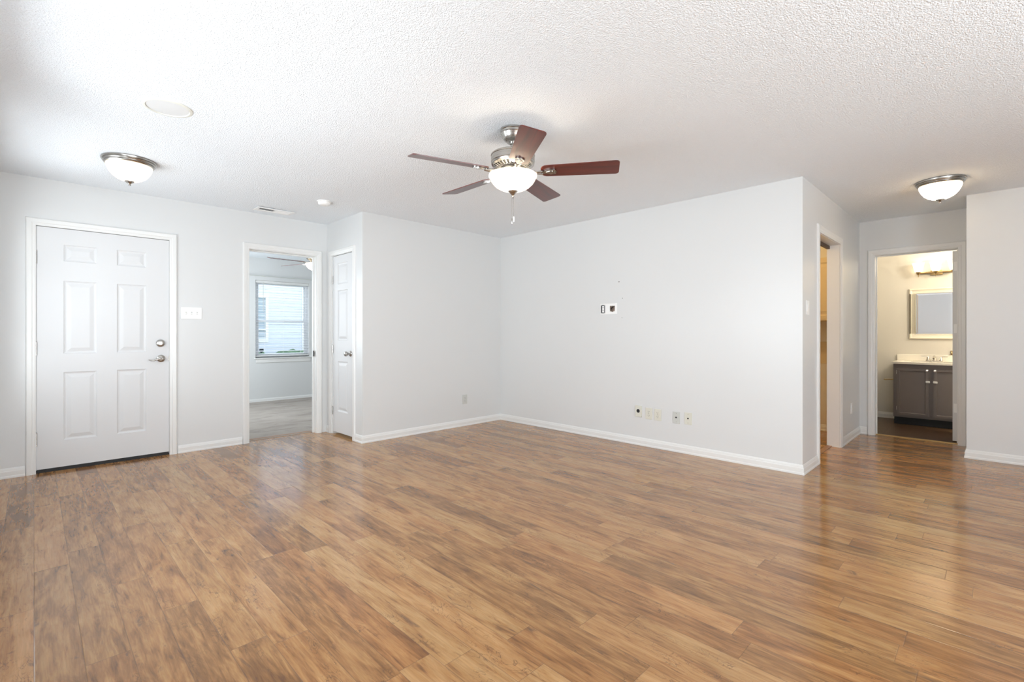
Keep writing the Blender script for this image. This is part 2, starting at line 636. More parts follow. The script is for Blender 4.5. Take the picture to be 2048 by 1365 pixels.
# walls
wall_y('wall_front', yA, xL, 4.75, [(0.0, 0.928, 0, 2.056), (1.599, 2.337, 0, 2.066)], label='grey wall with the front door and the bedroom doorway')
wall_x('wall_closet_side', xK, yB, yA, [(4.898, 5.42, 0, 2.058)], label='short grey wall with the narrow closet door')
wall_y('wall_closet_front', yB, xK + WT, xC + WT, [], label='grey wall left of the room corner')
wall_x('wall_media', xC, yH, yB, [(2.872, 3.086, 1.369, 1.487)], label='wide grey wall with the cable outlets')
wall_y('wall_hall_left', yH, xC + WT, xD, [(4.955, 5.80, 0, 2.07)], label='hall wall with the cased opening')
wall_x('wall_hall_end', xD, yR, yH + 0.11, [(0.262, 0.978, 0, 2.05)], label='wall at the end of the hall with the bathroom doorway')
wall_x('wall_right', xE, yS, yR - 0.0, [], label='grey wall at the right edge of the picture')
o = MB().slab(xE + WT, xD + 0.11, 0, H, WT, []).build('wall_hall_right', M_WALL, loc=(0, yR - WT, 0))
tag(o, 'right hand wall of the hall', 'wall', kind='structure')
# unseen sides of the living room, with openings for the added windows
hs = [(1.50, 3.30, 0.73, 2.03), (3.85, 5.05, 0.73, 2.03), (-2.15, -0.45, 0.73, 2.03)]
o = MB().slab(-yA, -yS, 0, H, WT, [(-b, -a, c, d) for a, b, c, d in hs]).build('wall_left', M_WALL, loc=(xL - WT, 0, 0), rotz=FX)
tag(o, 'wall on the side of the room with the added windows', 'wall', kind='structure')
o = MB().slab(xL - WT, xE + WT, 0, H, WT, [(0.05, 2.65, 0.15, 2.05)]).build('wall_back', M_WALL, loc=(0, yS - WT, 0))
tag(o, 'wall behind the camera', 'wall', kind='structure')
# bedroom
wall_y('wall_bedroom_far', yF, 1.0, 4.75, [(2.643, 3.54, 0.745, 2.062)], label='grey bedroom wall with the window')
wall_x('wall_bedroom_right', 4.64, yA + 0.11, yF, [], label='right wall of the bedroom')
o = MB().slab(-yF, -(yA + 0.11), 0, H, WT, [(-8.05, -6.65, 0.85, 2.05)]).build('wall_bedroom_left', M_WALL, loc=(1.0, 0, 0), rotz=FX)  # opening added for the extra bedroom daylight
tag(o, 'left wall of the bedroom', 'wall', kind='structure')
# bathroom
wall_x('wall_bathroom_back', xW, -1.1, 1.5, [], M_BATH, 'cream bathroom wall behind the vanity')
wall_y('wall_bathroom_left', 1.39, xD + 0.11, xW, [], M_BATH, 'left bathroom wall')
o = MB().slab(xD + 0.11, xW, 0, H, WT, []).build('wall_bathroom_right', M_BATH, loc=(0, -1.1, 0))
tag(o, 'right bathroom wall', 'wall', kind='structure')
wall_x('wall_bathroom_front', xD, -1.1, yR - WT, [], M_BATH, 'bathroom wall beside the hall')
wall_x('wall_bathroom_corner', xD, yH + 0.11, 1.5, [], M_BATH, 'bathroom wall beside the laundry')
# laundry behind the cased opening
wall_x('wall_laundry_right', 6.655, yH + WT, 3.0, [], M_BATH, 'laundry wall seen through the cased opening')
wall_y('wall_laundry_back', 3.0, xC + WT, 6.77, [], M_BATH, 'back wall of the laundry')

# ------------------------------------------------------------------ baseboards
BB = [(0, 0), (0.016, 0), (0.016, 0.012), (0.012, 0.020), (0.012, 0.052), (0.009, 0.060), (0.0085, 0.066), (0.005, 0.076), (0.003, 0.080), (0, 0.080)]


def baseboard(name, pts, label, h=1.0, mat=M_TRIM):
    path = [(x, y, 0) for x, y in pts]
    prof = [(u, v * h) for u, v in BB]
    o = MB().sweep(prof, path, (0, 0, 1)).build(name, mat)
    return tag(o, label, 'baseboard', kind='structure')


# the room lies to the left of each path
baseboard('baseboard_front_left', [(-0.05, yA), (xL, yA), (xL, yS)], 'white baseboard left of the front door')
baseboard('baseboard_front_middle', [(1.545, yA), (0.984, yA)], 'white baseboard between the front door and the bedroom doorway', 0.93)
baseboard('baseboard_closet_nook', [(xK, 5.492), (xK, yA - 0.0005)], 'short white baseboard between bedroom doorway and closet door', 0.93)
baseboard('baseboard_media', [(4.902, yH), (xC, yH), (xC, yB), (xK, yB), (xK, 4.847)], 'long white baseboard around the room corner', 1.0)
baseboard('baseboard_hall_end', [(xD, 1.036), (xD, yH), (5.866, yH)], 'white baseboard at the end of the hall', 1.05)
baseboard('baseboard_right', [(xE, yS), (xE, yR), (6.755, yR)], 'white baseboard on the wall at the right edge', 1.0)
baseboard('baseboard_bedroom', [(4.64, yF), (1.12, yF)], 'white baseboard under the bedroom window', 0.68)
baseboard('baseboard_bathroom', [(xW, 0.90), (xW, 1.39), (6.9, 1.39)], 'cream baseboard beside the vanity', 1.0)
baseboard('baseboard_laundry', [(6.655, 1.23), (6.655, 3.0)], 'cream baseboard in the laundry', 0.95, M_TRIM)

# ------------------------------------------------------------------ door and opening trim
CAS = [(0, 0), (0, 0.010), (0.008, 0.0125), (0.020, 0.013), (0.026, 0.016), (0.052, 0.0175), (0.059, 0.013), (0.062, 0.0)]


def casing(mb, facing, plane, a0, a1, zt, w=0.062, zb=0.0):
    """U-shaped casing around an opening a0..a1 up to zt; inner edge on the opening; facing '-y' or '-x'"""
    prof = [(u * w / 0.062, v) for u, v in CAS]
    if facing == '-y':
        # wall normal is -y; walking up the left leg, over and down: outside lies to the left
        n = (0, -1, 0)
        path = [(a0, plane, zb), (a0, plane, zt), (a1, plane, zt), (a1, plane, zb)]
        path = path
        # left of +z seen with n=-y: n x d = (-y) x z = -x : outwards on the left leg
    else:
        n = (-1, 0, 0)
        path = [(plane, a1, zb), (plane, a1, zt), (plane, a0, zt), (plane, a0, zb)]
    mb.sweep(prof, path, n)
    return mb


# front door (inswing, hinges on the left)
t1 = thing('trim_1', 'white casing around the front door', 'trim', (0, yA, 0), kind='structure')
mb = casing(MB(), '-y', 0, 0.012, 0.916, 2.046)
mb.build('casing', M_TRIM, t1)
MB().box(0.0, 0.0105, 0.001, 0.13, 0, 2.056).box(0.9195, 0.928, 0.001, 0.13, 0, 2.056).box(0.0105, 0.9195, 0.001, 0.13, 2.046, 2.056) \
    .box(0.0105, 0.024, 0.062, 0.076, 0, 2.046).box(0.906, 0.9195, 0.062, 0.076, 0, 2.046).box(0.024, 0.906, 0.062, 0.076, 2.03, 2.046).build('jamb', M_TRIM, t1)
MB().box(0.0, 0.928, 0.012, 0.13, 0.0, 0.012).build('sill', M_DARK, t1)

d1 = thing('door_1', 'white six panel front door with lever handle and deadbolt', 'door', (0.0135, yA + 0.006, 0.03), kind='structure')
DW, DH = 0.9025, 2.0125
cols = [(0.165, 0.379), (0.515, 0.727)]
rows = [(0.222, 0.798), (0.955, 1.572), (1.738, 1.878)]
MB().slab(0, DW, 0, DH, 0.044, [], panels=[(a, b, c, d) for a, b in cols for c, d in rows]).build('door_slab', M_DOOR, d1)
MB().box(0.004, DW - 0.004, 0.004, 0.030, -0.020, 0.0).build('door_sweep', M_DARK, d1)


def hinge(parent, x, z, y=-0.004, h=0.11, mat=M_NICKEL):
    mb = MB()
    for k in range(5):
        mb.lathe([(0, k * h / 5 + 0.0006), (0.0065, k * h / 5 + 0.0006), (0.0065, (k + 1) * h / 5 - 0.0006), (0, (k + 1) * h / 5 - 0.0006)], 12, T(x, y, z))
    mb.lathe([(0, h), (0.0045, h), (0.005, h + 0.004), (0, h + 0.007)], 12, T(x, y, z))
    return mb.build('hinge', mat, parent, True)


for z in (0.195, 0.945, 1.700):
    hinge(d1, -0.001, z)
# deadbolt with thumb turn
db = MB().lathe([(0, 0.004), (0.034, 0.0), (0.035, 0.004), (0.033, 0.012), (0.027, 0.017), (0.012, 0.018), (0, 0.018)], 40, T(0.834, -0.0005, 1.034) @ RX(pi / 2)).build('deadbolt', M_NICKEL, d1, True)
MB().box(-0.006, 0.006, -0.016, 0.0, -0.017, 0.017, T(0.834, -0.0185, 1.034) @ RY(radians(24)), bev=0.003).build('thumb_turn', M_NICKEL, db)
lv = MB().lathe([(0, 0.004), (0.033, 0.0), (0.034, 0.004), (0.032, 0.011), (0.024, 0.016), (0.012, 0.017), (0.011, 0.04), (0, 0.04)], 40, T(0.837, -0.0005, 0.890) @ RX(pi / 2)).build('rosette', M_NICKEL, d1, True)
MB().tube([(0.842, -0.044, 0.891), (0.825, -0.046, 0.892), (0.800, -0.048, 0.885), (0.780, -0.048, 0.876), (0.758, -0.047, 0.875), (0.738, -0.044, 0.882)],
          [0.011, 0.011, 0.0085, 0.007, 0.006, 0.0035], 12).build('lever', M_NICKEL, lv, True)
MB().box(0.899, 0.906, -0.0035, 0.0, 0.865, 0.915, bev=0.001).build('latch_plate', M_BRONZE, d1)

# bedroom doorway
t2 = thing('trim_2', 'white casing and jamb of the bedroom doorway', 'trim', (0, yA, 0), kind='structure')
casing(MB(), '-y', 0, 1.611, 2.325, 2.057).build('casing', M_TRIM, t2)
mb = MB().box(1.599, 1.614, 0.001, 0.109, 0, 2.066).box(2.322, 2.337, 0.001, 0.109, 0, 2.066).box(1.614, 2.322, 0.001, 0.109, 2.051, 2.066)
mb.box(1.614, 1.626, 0.060, 0.09, 0, 2.051).box(2.310, 2.322, 0.060, 0.09, 0, 2.051).box(1.626, 2.310, 0.060, 0.09, 2.039, 2.051)
mb.build('jamb', M_TRIM, t2)
MB().box(2.3085, 2.3105, 0.030, 0.058, 0.89, 0.955).build('strike_plate', M_SLOT, t2)
o = MB().prism([(0.0, 0.0), (0.045, 0.0), (0.036, 0.009), (0.009, 0.009)], 0.713, T(1.6125, yA + 0.12, 0) @ RZ(pi / 2) @ RX(pi / 2) @ RZ(0)).build('trim_3', M_OAK)
tag(o, 'wood transition strip across the bedroom doorway', 'threshold', kind='structure')

# closet door
t4 = thing('trim_4', 'white casing of the narrow closet door', 'trim', (xK, 0, 0), kind='structure')
casing(MB(), '-x', 0, 4.908, 5.432, 2.055, 0.058).build('casing', M_TRIM, t4)
mb = MB().box(0.001, 0.109, 4.898, 4.909, 0, 2.058).box(0.001, 0.109, 5.412, 5.42, 0, 2.058).box(0.001, 0.109, 4.909, 5.412, 2.050, 2.058)
mb.box(0.055, 0.07, 4.909, 4.92, 0, 2.05).box(0.055, 0.07, 5.40, 5.412, 0, 2.05)
mb.build('jamb', M_TRIM, t4)
d2 = thing('door_2', 'narrow white three panel closet door with a round knob', 'door', (xK + 0.006, 5.410, 0.03), FX, kind='structure')
CW, CH = 0.499, 2.014
MB().slab(0, CW, 0, CH, 0.035, [], panels=[(0.118, 0.365, c, d) for c, d in ((0.241, 0.812), (1.047, 1.616), (1.688, 1.924))]).build('door_slab', M_DOOR, d2)
for z in (0.19, 0.90, 1.70):
    hinge(d2, -0.001, z, h=0.09)
kb = MB().lathe([(0, 0.001), (0.030, 0.0), (0.031, 0.004), (0.026, 0.010), (0.013, 0.014), (0.010, 0.022), (0.013, 0.034), (0.024, 0.042), (0.029, 0.052), (0.027, 0.064), (0.016, 0.072), (0, 0.073)], 36,
                T(0.437, -0.0005, 0.905) @ RX(pi / 2)).build('door_knob', M_NICKEL, d2, True)
MB().box(0.4935, 0.4985, -0.003, 0.0, 0.875, 0.932).build('latch_plate', M_BRONZE, d2)

# cased opening in the hall
t5 = thing('trim_5', 'white casing of the hall opening to the laundry', 'trim', (0, yH, 0), kind='structure')
casing(MB(), '-y', 0, 4.968, 5.787, 2.058, 0.070).build('casing', M_TRIM, t5)
MB().box(4.955, 4.971, 0.001, 0.112, 0, 2.07).box(5.784, 5.80, 0.001, 0.112, 0, 2.07).box(4.971, 5.784, 0.001, 0.112, 2.054, 2.07).build('jamb', M_TRIM, t5)
MB().box(4.972, 5.783, 0.086, 0.111, 2.022, 2.0535).build('door_track', M_DKOAK, t5)
o = MB().box(4.972, 5.783, 0, 0.045, 0, 0.008).build('trim_6', M_OAK, loc=(0, yH + 0.068, 0))
tag(o, 'wood transition strip across the hall opening', 'threshold', kind='structure')

# bathroom doorway
t7 = thing('trim_7', 'white casing and jamb of the bathroom doorway', 'trim', (xD, 0, 0), kind='structure')
casing(MB(), '-x', 0, 0.271, 0.967, 2.044, 0.066).build('casing', M_TRIM, t7)
mb = MB().box(0.001, 0.112, 0.262, 0.274, 0, 2.05).box(0.001, 0.112, 0.964, 0.978, 0, 2.05).box(0.001, 0.112, 0.274, 0.964, 2.041, 2.05)
mb.box(0.060, 0.072, 0.952, 0.964, 0, 2.041).box(0.060, 0.072, 0.274, 0.283, 0, 2.041).box(0.060, 0.072, 0.283, 0.952, 2.030, 2.041)
mb.build('jamb', M_TRIM, t7)
o = MB().prism([(0, 0), (0.04, 0), (0.032, 0.009), (0.008, 0.009)], 0.69, T(xD + 0.052, 0.964, 0) @ RX(pi / 2)).build('trim_8', M_BRASS)
tag(o, 'brass coloured strip across the bathroom doorway', 'threshold', kind='structure')
# bathroom door, swung fully into the bathroom: only its hinge edge shows
d3 = thing('door_3', 'white bathroom door standing open, seen on edge', 'door', (xD + 0.118, 0.284, 0.02), kind='structure')
MB().slab(0, 0.69, 0, 2.008, 0.035, [], panels=[(a, b, c, d) for a, b in ((0.1, 0.31), (0.38, 0.59)) for c, d in ((0.24, 0.8), (0.95, 1.55), (1.68, 1.89))]).build('door_slab', M_DOOR, d3)
for z in (0.30, 1.14, 1.80):
    hg = MB().box(-0.003, -0.0002, -0.004, 0.026, z, z + 0.095).build('hinge', M_WHITEP, d3)
    MB().lathe([(0, 0), (0.0065, 0), (0.0065, 0.095), (0, 0.095)], 12, T(-0.006, -0.0065, z)).build('hinge_barrel', M_WHITEP, hg, True)

# unseen windows added to the living room to let daylight in
for nm, (a, b) in (('added_window_2', (1.50, 3.30)), ('added_window_3', (-2.15, -0.45)), ('added_window_5', (3.85, 5.05))):
    w = thing(nm, 'added white framed window, unseen in the wall beside the camera', 'window', (xL, (a + b) / 2, 0), kind='structure')
    hw = (b - a) / 2
    MB().slab(-hw, hw, 0.73, 2.03, 0.05, [(-hw + 0.05, hw - 0.05, 0.78, 1.36), (-hw + 0.05, hw - 0.05, 1.40, 1.98)], RZ(pi / 2) @ T(0, 0.03, 0)).build('window_frame', M_VINYL, w)
w = thing('added_window_4', 'added white framed glazed patio door, unseen behind the camera', 'window', (1.35, yS, 0), kind='structure')
MB().slab(-1.3, 1.3, 0.15, 2.05, 0.05, [(-1.24, -0.03, 0.21, 1.99), (0.03, 1.24, 0.21, 1.99)], T(0, -0.08, 0)).build('window_frame', M_VINYL, w)

# ------------------------------------------------------------------ ceiling fan
WARM = (1.0, 0.84, 0.63)
WARMB = (1.0, 0.76, 0.48)
FANC = (2.142, 2.146, H)
fan = thing('ceiling_fan', 'living room ceiling fan with cherry blades, nickel motor and lit glass bowl', 'ceiling fan', FANC, 0, 'five blade ceiling fans with bowl lights')
MB().lathe([(0, 0), (0.080, 0), (0.081, -0.010), (0.077, -0.014), (0.079, -0.017), (0.078, -0.026), (0.074, -0.030), (0.068, -0.050), (0.055, -0.068), (0.044, -0.076), (0.040, -0.079), (0.036, -0.084), (0, -0.085)], 56).build('canopy', M_NICKEL, fan, True)
MB().lathe([(0, -0.084), (0.021, -0.084), (0.021, -0.094), (0.0135, -0.098), (0.0135, -0.138), (0.030, -0.142), (0.034, -0.150), (0, -0.150)], 28).build('downrod', M_NICKEL, fan, True)
MB().lathe([(0.02, -0.1495), (0.112, -0.150), (0.131, -0.154), (0.1385, -0.160), (0.1395, -0.167), (0.1365, -0.169), (0.138, -0.174), (0.138, -0.206), (0.135, -0.209), (0.137, -0.212), (0.134, -0.219), (0.05, -0.2195)], 72).build('motor_housing', M_NICKEL, fan, True)
MB().lathe([(0.05, -0.2198), (0.120, -0.2235), (0.084, -0.2410), (0.074, -0.2485), (0.05, -0.2485)], 72).build('vent_core', M_SLOT, fan, True)
vr = MB().lathe([(0.132, -0.2196), (0.1345, -0.2215), (0.124, -0.2275), (0.119, -0.2275), (0.119, -0.2240)], 72).lathe([(0.090, -0.2385), (0.089, -0.2435), (0.078, -0.2490), (0.072, -0.2490)], 72)
for k in range(30):
    a = 2 * pi * k / 30
    vr.box(0.086, 0.123, -0.0048, 0.0048, -0.0032, 0.0032, RZ(a) @ T(0, 0, -0.2342) @ T(0.104, 0, 0) @ RY(radians(-26)) @ T(-0.104, 0, 0), bev=0.0015)
vr.build('vent_ring', M_NICKEL, fan, True)
MB().lathe([(0, -0.2492), (0.074, -0.2492), (0.076, -0.2535), (0.072, -0.259), (0.05, -0.262), (0, -0.262)], 48).build('flywheel', M_NICKEL, fan, True)


def blade_mesh():
    n = 10
    pts = []
    r0, r1, w0, w1, cr = 0.178, 0.657, 0.060, 0.0715, 0.022
    for k in range(n + 1):          # tip corner on the -t side, then the +t side
        a = -pi / 2 + (pi / 2) * k / n
        pts.append((r1 - cr + cr * cos(a), -w1 + cr + cr * sin(a)))
    for k in range(n + 1):
        a = (pi / 2) * k / n
        pts.append((r1 - cr + cr * cos(a), w1 - cr + cr * sin(a)))
    c2 = 0.04
    for k in range(n + 1):
        a = pi / 2 + (pi / 2) * k / n
        pts.append((r0 + c2 + c2 * cos(a), w0 - c2 + c2 * sin(a)))
    for k in range(n + 1):
        a = pi + (pi / 2) * k / n
        pts.append((r0 + c2 + c2 * cos(a), -w0 + c2 + c2 * sin(a)))
    return pts


PITCH = RX(radians(-12.5))
for k in range(5):
    a = radians(-53.95 + 72 * k)
    Mz = RZ(a)
    bl = MB().prism(blade_mesh(), 0.0055, T(0, 0, -0.272) @ PITCH)
    bo = bl.build('blade', M_BLADE, fan)
    bo.rotation_euler = (0, 0, a)
    bo['label'] = 'long cherry brown wooden fan blade'
    ir = MB()
    for s_ in (-1, 1):
        ir.tube([(0.060, s_ * 0.020, -0.2575), (0.092, s_ * 0.019, -0.266), (0.125, s_ * 0.012, -0.2745), (0.155, s_ * 0.010, -0.279), (0.190, s_ * 0.016, -0.2795 - s_ * 0.0030)],
                [0.0075, 0.0075, 0.0075, 0.0070, 0.006], 10)
    # teardrop medallion under the blade root
    drop = []
    for q in range(40):
        tt = 2 * pi * q / 40
        drop.append((0.228 + 0.047 * cos(tt), 0.034 * sin(tt) * (0.62 + 0.38 * cos(tt)) * 1.15))
    ir.prism(drop, 0.006, T(0, 0, -0.2795) @ PITCH)
    inner = [(0.232 + 0.026 * cos(2 * pi * q / 30), 0.018 * sin(2 * pi * q / 30) * (0.65 + 0.35 * cos(2 * pi * q / 30))) for q in range(30)]
    ir.prism(inner, 0.004, T(0, 0, -0.2830) @ PITCH)
    for (px, py) in ((0.262, 0.0), (0.238, 0.020), (0.238, -0.020)):
        ir.lathe([(0, -0.003), (0.004, -0.002), (0.0045, 0.0), (0, 0.001)], 12, T(0, 0, -0.280) @ PITCH @ T(px, py, 0))
    io = ir.build('blade_iron', M_NICKEL, fan, True)
    io.rotation_euler = (0, 0, a)
MB().lathe([(0, -0.2622), (0.046, -0.2622), (0.049, -0.268), (0.044, -0.274), (0.046, -0.279), (0.046, -0.284), (0.088, -0.287), (0.088, -0.290), (0.040, -0.292), (0.040, -0.298), (0.030, -0.300), (0.006, -0.302), (0.006, -0.388), (0, -0.388)], 40).build('light_fitter', M_NICKEL, fan, True)  # wide pan added to shade the vent ring from the bulbs
bowlp = [(0.1490, -0.2855), (0.1520, -0.2880), (0.1525, -0.2930), (0.1500, -0.3010), (0.1435, -0.3060), (0.1430, -0.3110), (0.1385, -0.322), (0.126, -0.340), (0.107, -0.358), (0.082, -0.373), (0.052, -0.383), (0.022, -0.388), (0.009, -0.389)]
MB().lathe(bowlp, 72).build('glass_bowl', M_GLOW, fan, True)
fi = MB().lathe([(0.007, -0.3875), (0.031, -0.3835), (0.030, -0.390), (0.020, -0.399), (0.011, -0.410), (0.006, -0.414), (0.0085, -0.419), (0.0085, -0.425), (0.004, -0.431), (0, -0.432)], 32).build('finial', M_NICKEL, fan, True)
for (dx, dy, zt, zb, mt) in ((0.004, -0.004, -0.430, -0.548, M_WHITEP), (-0.004, 0.004, -0.430, -0.560, M_NICKEL)):
    ch = MB()
    nb = 26
    ch.tube([(dx, dy, zt), (dx, dy, zb)], 0.0006, 6)
    for q in range(nb):
        z = zt + (zb - zt) * q / nb
        ch.lathe([(0, z - 0.0015), (0.0014, z), (0, z + 0.0015)], 6, T(dx, dy, 0))
    co = ch.build('pull_chain', M_NICKEL, fan)
    MB().lathe([(0, zb + 0.002), (0.003, zb), (0.0048, zb - 0.006), (0.0048, zb - 0.027), (0.003, zb - 0.033), (0, zb - 0.034)], 14, T(dx, dy, 0)).build('chain_pull', mt, co, True)
for az, pw in ((-126 - 38, 1.3), (-126 + 38, 1.3), (54, 1.1)):
    bulb(fan, (0.068 * cos(radians(az)), 0.068 * sin(radians(az)), -0.332), pw, WARM, 0.022)

fan2 = copy_tree(fan)
fan2.location = (2.875, 6.86, H)
fan2.rotation_euler = (0, 0, radians(20))
fan2['label'] = 'ceiling fan with lit glass bowl half hidden in the bedroom doorway'

# ------------------------------------------------------------------ flush ceiling lights
fl = thing('flush_ceiling_light', 'lit bowl ceiling light with nickel ring nearest the front door', 'ceiling light', (0.503, 4.532, H), 0, 'flush bowl ceiling lights')
MB().lathe([(0, 0), (0.164, 0), (0.167, -0.006), (0.165, -0.013), (0.158, -0.015), (0.160, -0.020), (0.156, -0.027), (0.149, -0.029), (0.151, -0.034), (0.146, -0.041), (0.139, -0.042), (0.137, -0.03), (0.0, -0.029)], 72).build('ring', M_NICKEL, fl, True)
sp_ = [(0.1375, -0.036), (0.139, -0.046), (0.134, -0.066), (0.122, -0.092), (0.104, -0.116), (0.080, -0.136), (0.052, -0.150), (0.024, -0.157), (0.006, -0.158)]
MB().lathe(sp_, 72).build('glass_shade', M_GLOW, fl, True)
MB().lathe([(0.005, -0.156), (0.030, -0.154), (0.029, -0.160), (0.018, -0.167), (0.009, -0.173), (0.006, -0.177), (0.009, -0.181), (0.007, -0.187), (0, -0.189)], 28).build('finial', M_NICKEL, fl, True)
bulb(fl, (0.06, 0.0, -0.085), 0.9, WARM)
bulb(fl, (-0.06, 0.0, -0.085), 0.9, WARM)
fl2 = copy_tree(fl)
fl2.location = (5.404, 0.327, H)
fl2.rotation_euler = (0, 0, radians(70))
fl2['label'] = 'lit bowl ceiling light in the hall outside the bathroom'
for ch in fl2.children:
    if ch.type == 'LIGHT':
        ch.data = ch.data.copy()
        ch.data.energy = 46
        ch.data.color = WARMB

# ------------------------------------------------------------------ ceiling fittings
s = thing('ceiling_speaker', 'round white in-ceiling speaker with a fine grille', 'speaker', (0.540, 3.318, H))
MB().lathe([(0.100, 0), (0.120, 0), (0.1195, -0.004), (0.114, -0.007), (0.104, -0.0075), (0.103, -0.003), (0.100, 0)], 72).build('rim', M_RIM, s, True)
MB().lathe([(0, -0.0052), (0.06, -0.0048), (0.1005, -0.0025), (0.1005, 0.0), (0, 0.0)], 64).build('grille', M_GRILLE, s, True)
s = thing('smoke_detector', 'small round white smoke detector on the ceiling', 'smoke detector', (2.001, 4.600, H))
MB().lathe([(0, 0), (0.066, 0), (0.066, -0.006), (0.058, -0.009), (0, -0.009)], 48).build('base', M_WHITEP, s, True)
MB().lathe([(0, -0.009), (0.056, -0.009), (0.0575, -0.014), (0.0575, -0.020), (0.054, -0.030), (0.045, -0.037), (0.02, -0.040), (0, -0.040)], 48).build('cover', M_WHITEP, s, True)
MB().lathe([(0, -0.0395), (0.008, -0.0395), (0.008, -0.042), (0, -0.0425)], 20, T(0.022, -0.012, 0)).build('test_button', M_WHITEP, s, True)

s = thing('ceiling_vent', 'long white ceiling air register near the bedroom doorway', 'vent', (1.775, 5.292, H))
mb = MB()
mb.sweep([(0, 0), (0.026, 0), (0.026, -0.002), (0.020, -0.006), (0.004, -0.007), (0, -0.005)], [(-0.152, -0.048, 0), (0.152, -0.048, 0)], (0, 0, 1), RZ(pi))
mb = MB().slab(-0.180, 0.180, -0.078, 0.078, 0.006, [(-0.150, 0.150, -0.048, 0.048)], T(0, 0, -0.006) @ RX(-pi / 2) @ RZ(0)).build('frame', M_WHITEP, s)
MB().box(-0.150, 0.150, -0.048, 0.048, -0.0012, -0.0002).build('duct_backing', M_SLOT, s)
for (xa, xb, tilt) in ((-0.148, -0.008, 15), (0.008, 0.148, -48)):
    lm = MB()
    for q in range(6):
        y = -0.040 + q * 0.016
        lm.box(xa, xb, -0.0085, 0.0085, -0.0004, 0.0004, T(0, y, -0.0075) @ RX(radians(tilt)))
    lm.build('louver_bank', M_WHITEP, s)
MB().box(-0.006, 0.006, -0.048, 0.048, -0.008, -0.001).build('center_bar', M_WHITEP, s)


# ------------------------------------------------------------------ wall plates
def plate_mesh(w, h, t=0.006, holes=()):
    mb = MB()
    if not holes:
        mb.box(-w / 2, w / 2, -t, 0, -h / 2, h / 2, bev=0.0022)
    else:
        mb.slab(-w / 2, w / 2, -h / 2, h / 2, t, holes, T(0, -t, 0))
    return mb


def duplex(name, label, loc, rz, mat, group, cat='outlet'):
    t = thing(name, label, cat, loc, rz, group)
    plate_mesh(0.074, 0.116).build('plate', mat, t)
    for dz in (-0.0195, 0.0195):
        r = MB().prism([(0.0165 * cos(q * 2 * pi / 28), max(-0.0135, min(0.0135, 0.0175 * sin(q * 2 * pi / 28)))) for q in range(28)], 0.0022, T(0, -0.0058, dz) @ RX(pi / 2)).build('receptacle', mat, t)
        MB().box(-0.0075, -0.0055, -0.0083, -0.0078, dz - 0.002, dz + 0.007).box(0.0050, 0.0070, -0.0083, -0.0078, dz - 0.001, dz + 0.006) \
            .box(-0.002, 0.002, -0.0083, -0.0078, dz - 0.010, dz - 0.006).build('socket_slot', M_SLOT, r)
    MB().lathe([(0, 0), (0.0032, 0), (0.0025, 0.0014), (0, 0.0016)], 12, T(0, -0.006, 0) @ RX(pi / 2)).build('screw', M_NICKEL, t)
    return t


def coax(name, label, loc, rz, mat, group):
    t = thing(name, label, 'wall plate', loc, rz, group)
    plate_mesh(0.073, 0.116).build('plate', mat, t)
    MB().lathe([(0, 0), (0.0075, 0), (0.0075, 0.004), (0.0048, 0.005), (0.0048, 0.012), (0, 0.012)], 12, T(0, -0.006, 0.002) @ RX(pi / 2)).build('jack', M_SLOT, t)
    for dz in (-0.042, 0.042):
        MB().lathe([(0, 0), (0.0032, 0), (0.0025, 0.0014), (0, 0.0016)], 12, T(0, -0.006, dz) @ RX(pi / 2)).build('screw', M_NICKEL, t)
    return t


GP = 'ivory wall plates low on the wide grey wall'
p = thing('cable_pass_plate', 'ivory plate with a large black hole, leftmost of the low row on the wide wall', 'wall plate', (xC, 2.608, 0.351), FX, GP)
plate_mesh(0.073, 0.116, 0.012).build('plate', M_IVORY, p)
MB().lathe([(0, 0.0), (0.0165, 0.0), (0.0185, 0.003), (0.0165, 0.0035), (0.0150, 0.001), (0, 0.001)], 32, T(-0.001, -0.012, 0.003) @ RX(pi / 2)).build('grommet', M_DARK, p, True)
duplex('wall_outlet', 'ivory duplex outlet just right of the plate with the black hole', (xC, 2.492, 0.339), FX, M_IVORY, GP)
duplex('wall_outlet', 'ivory duplex outlet in the middle of the low row of five plates', (xC, 2.394, 0.337), FX, M_IVORY, GP)
coax('cable_jack_plate', 'greyish plate with one cable jack, fourth of the low row', (xC, 2.197, 0.334), FX, M_IVORYG, GP)
coax('cable_jack_plate', 'ivory plate with one cable jack, rightmost of the low row on the wide wall', (xC, 2.077, 0.339), FX, M_IVORY, GP)
duplex('wall_outlet', 'ivory duplex outlet low on the wall left of the room corner', (3.831, yB, 0.332), FY, M_IVORYG, 'wall outlets')
duplex('wall_outlet', 'white duplex outlet in the hall near the bathroom doorway', (6.335, yH, 0.338), FY, M_WHITEP, 'wall outlets')
duplex('wall_outlet', 'outlet on the bedroom wall, just showing beside the doorway', (3.685, yF, 0.332), FY, M_WHITEP, 'wall outlets')

s = thing('light_switch', 'white triple toggle switch plate beside the front door', 'light switch', (1.096, yA, 1.355), FY, 'light switches')
plate_mesh(0.172, 0.114).build('plate', M_WHITEP, s)
for dx in (-0.046, 0, 0.046):
    tg = MB().box(-0.005, 0.005, -0.0115, -0.0, -0.011, 0.001, T(dx, -0.006, 0.003) @ RX(radians(18)), bev=0.0012).build('toggle', M_WHITEP, s)
    MB().box(dx - 0.0056, dx + 0.0056, -0.0064, -0.0058, -0.0135, 0.0135).build('toggle_slot', M_IVORYG, s)
s = thing('light_switch', 'white rocker switch plate at the corner of the hall opening', 'light switch', (4.585, yH, 1.372), FY, 'light switches')
plate_mesh(0.080, 0.118, 0.007).build('plate', M_WHITEP, s)
MB().box(-0.0165, 0.0165, -0.011, -0.006, -0.033, 0.033, RX(radians(3)), bev=0.0015).build('rocker', M_WHITEP, s)

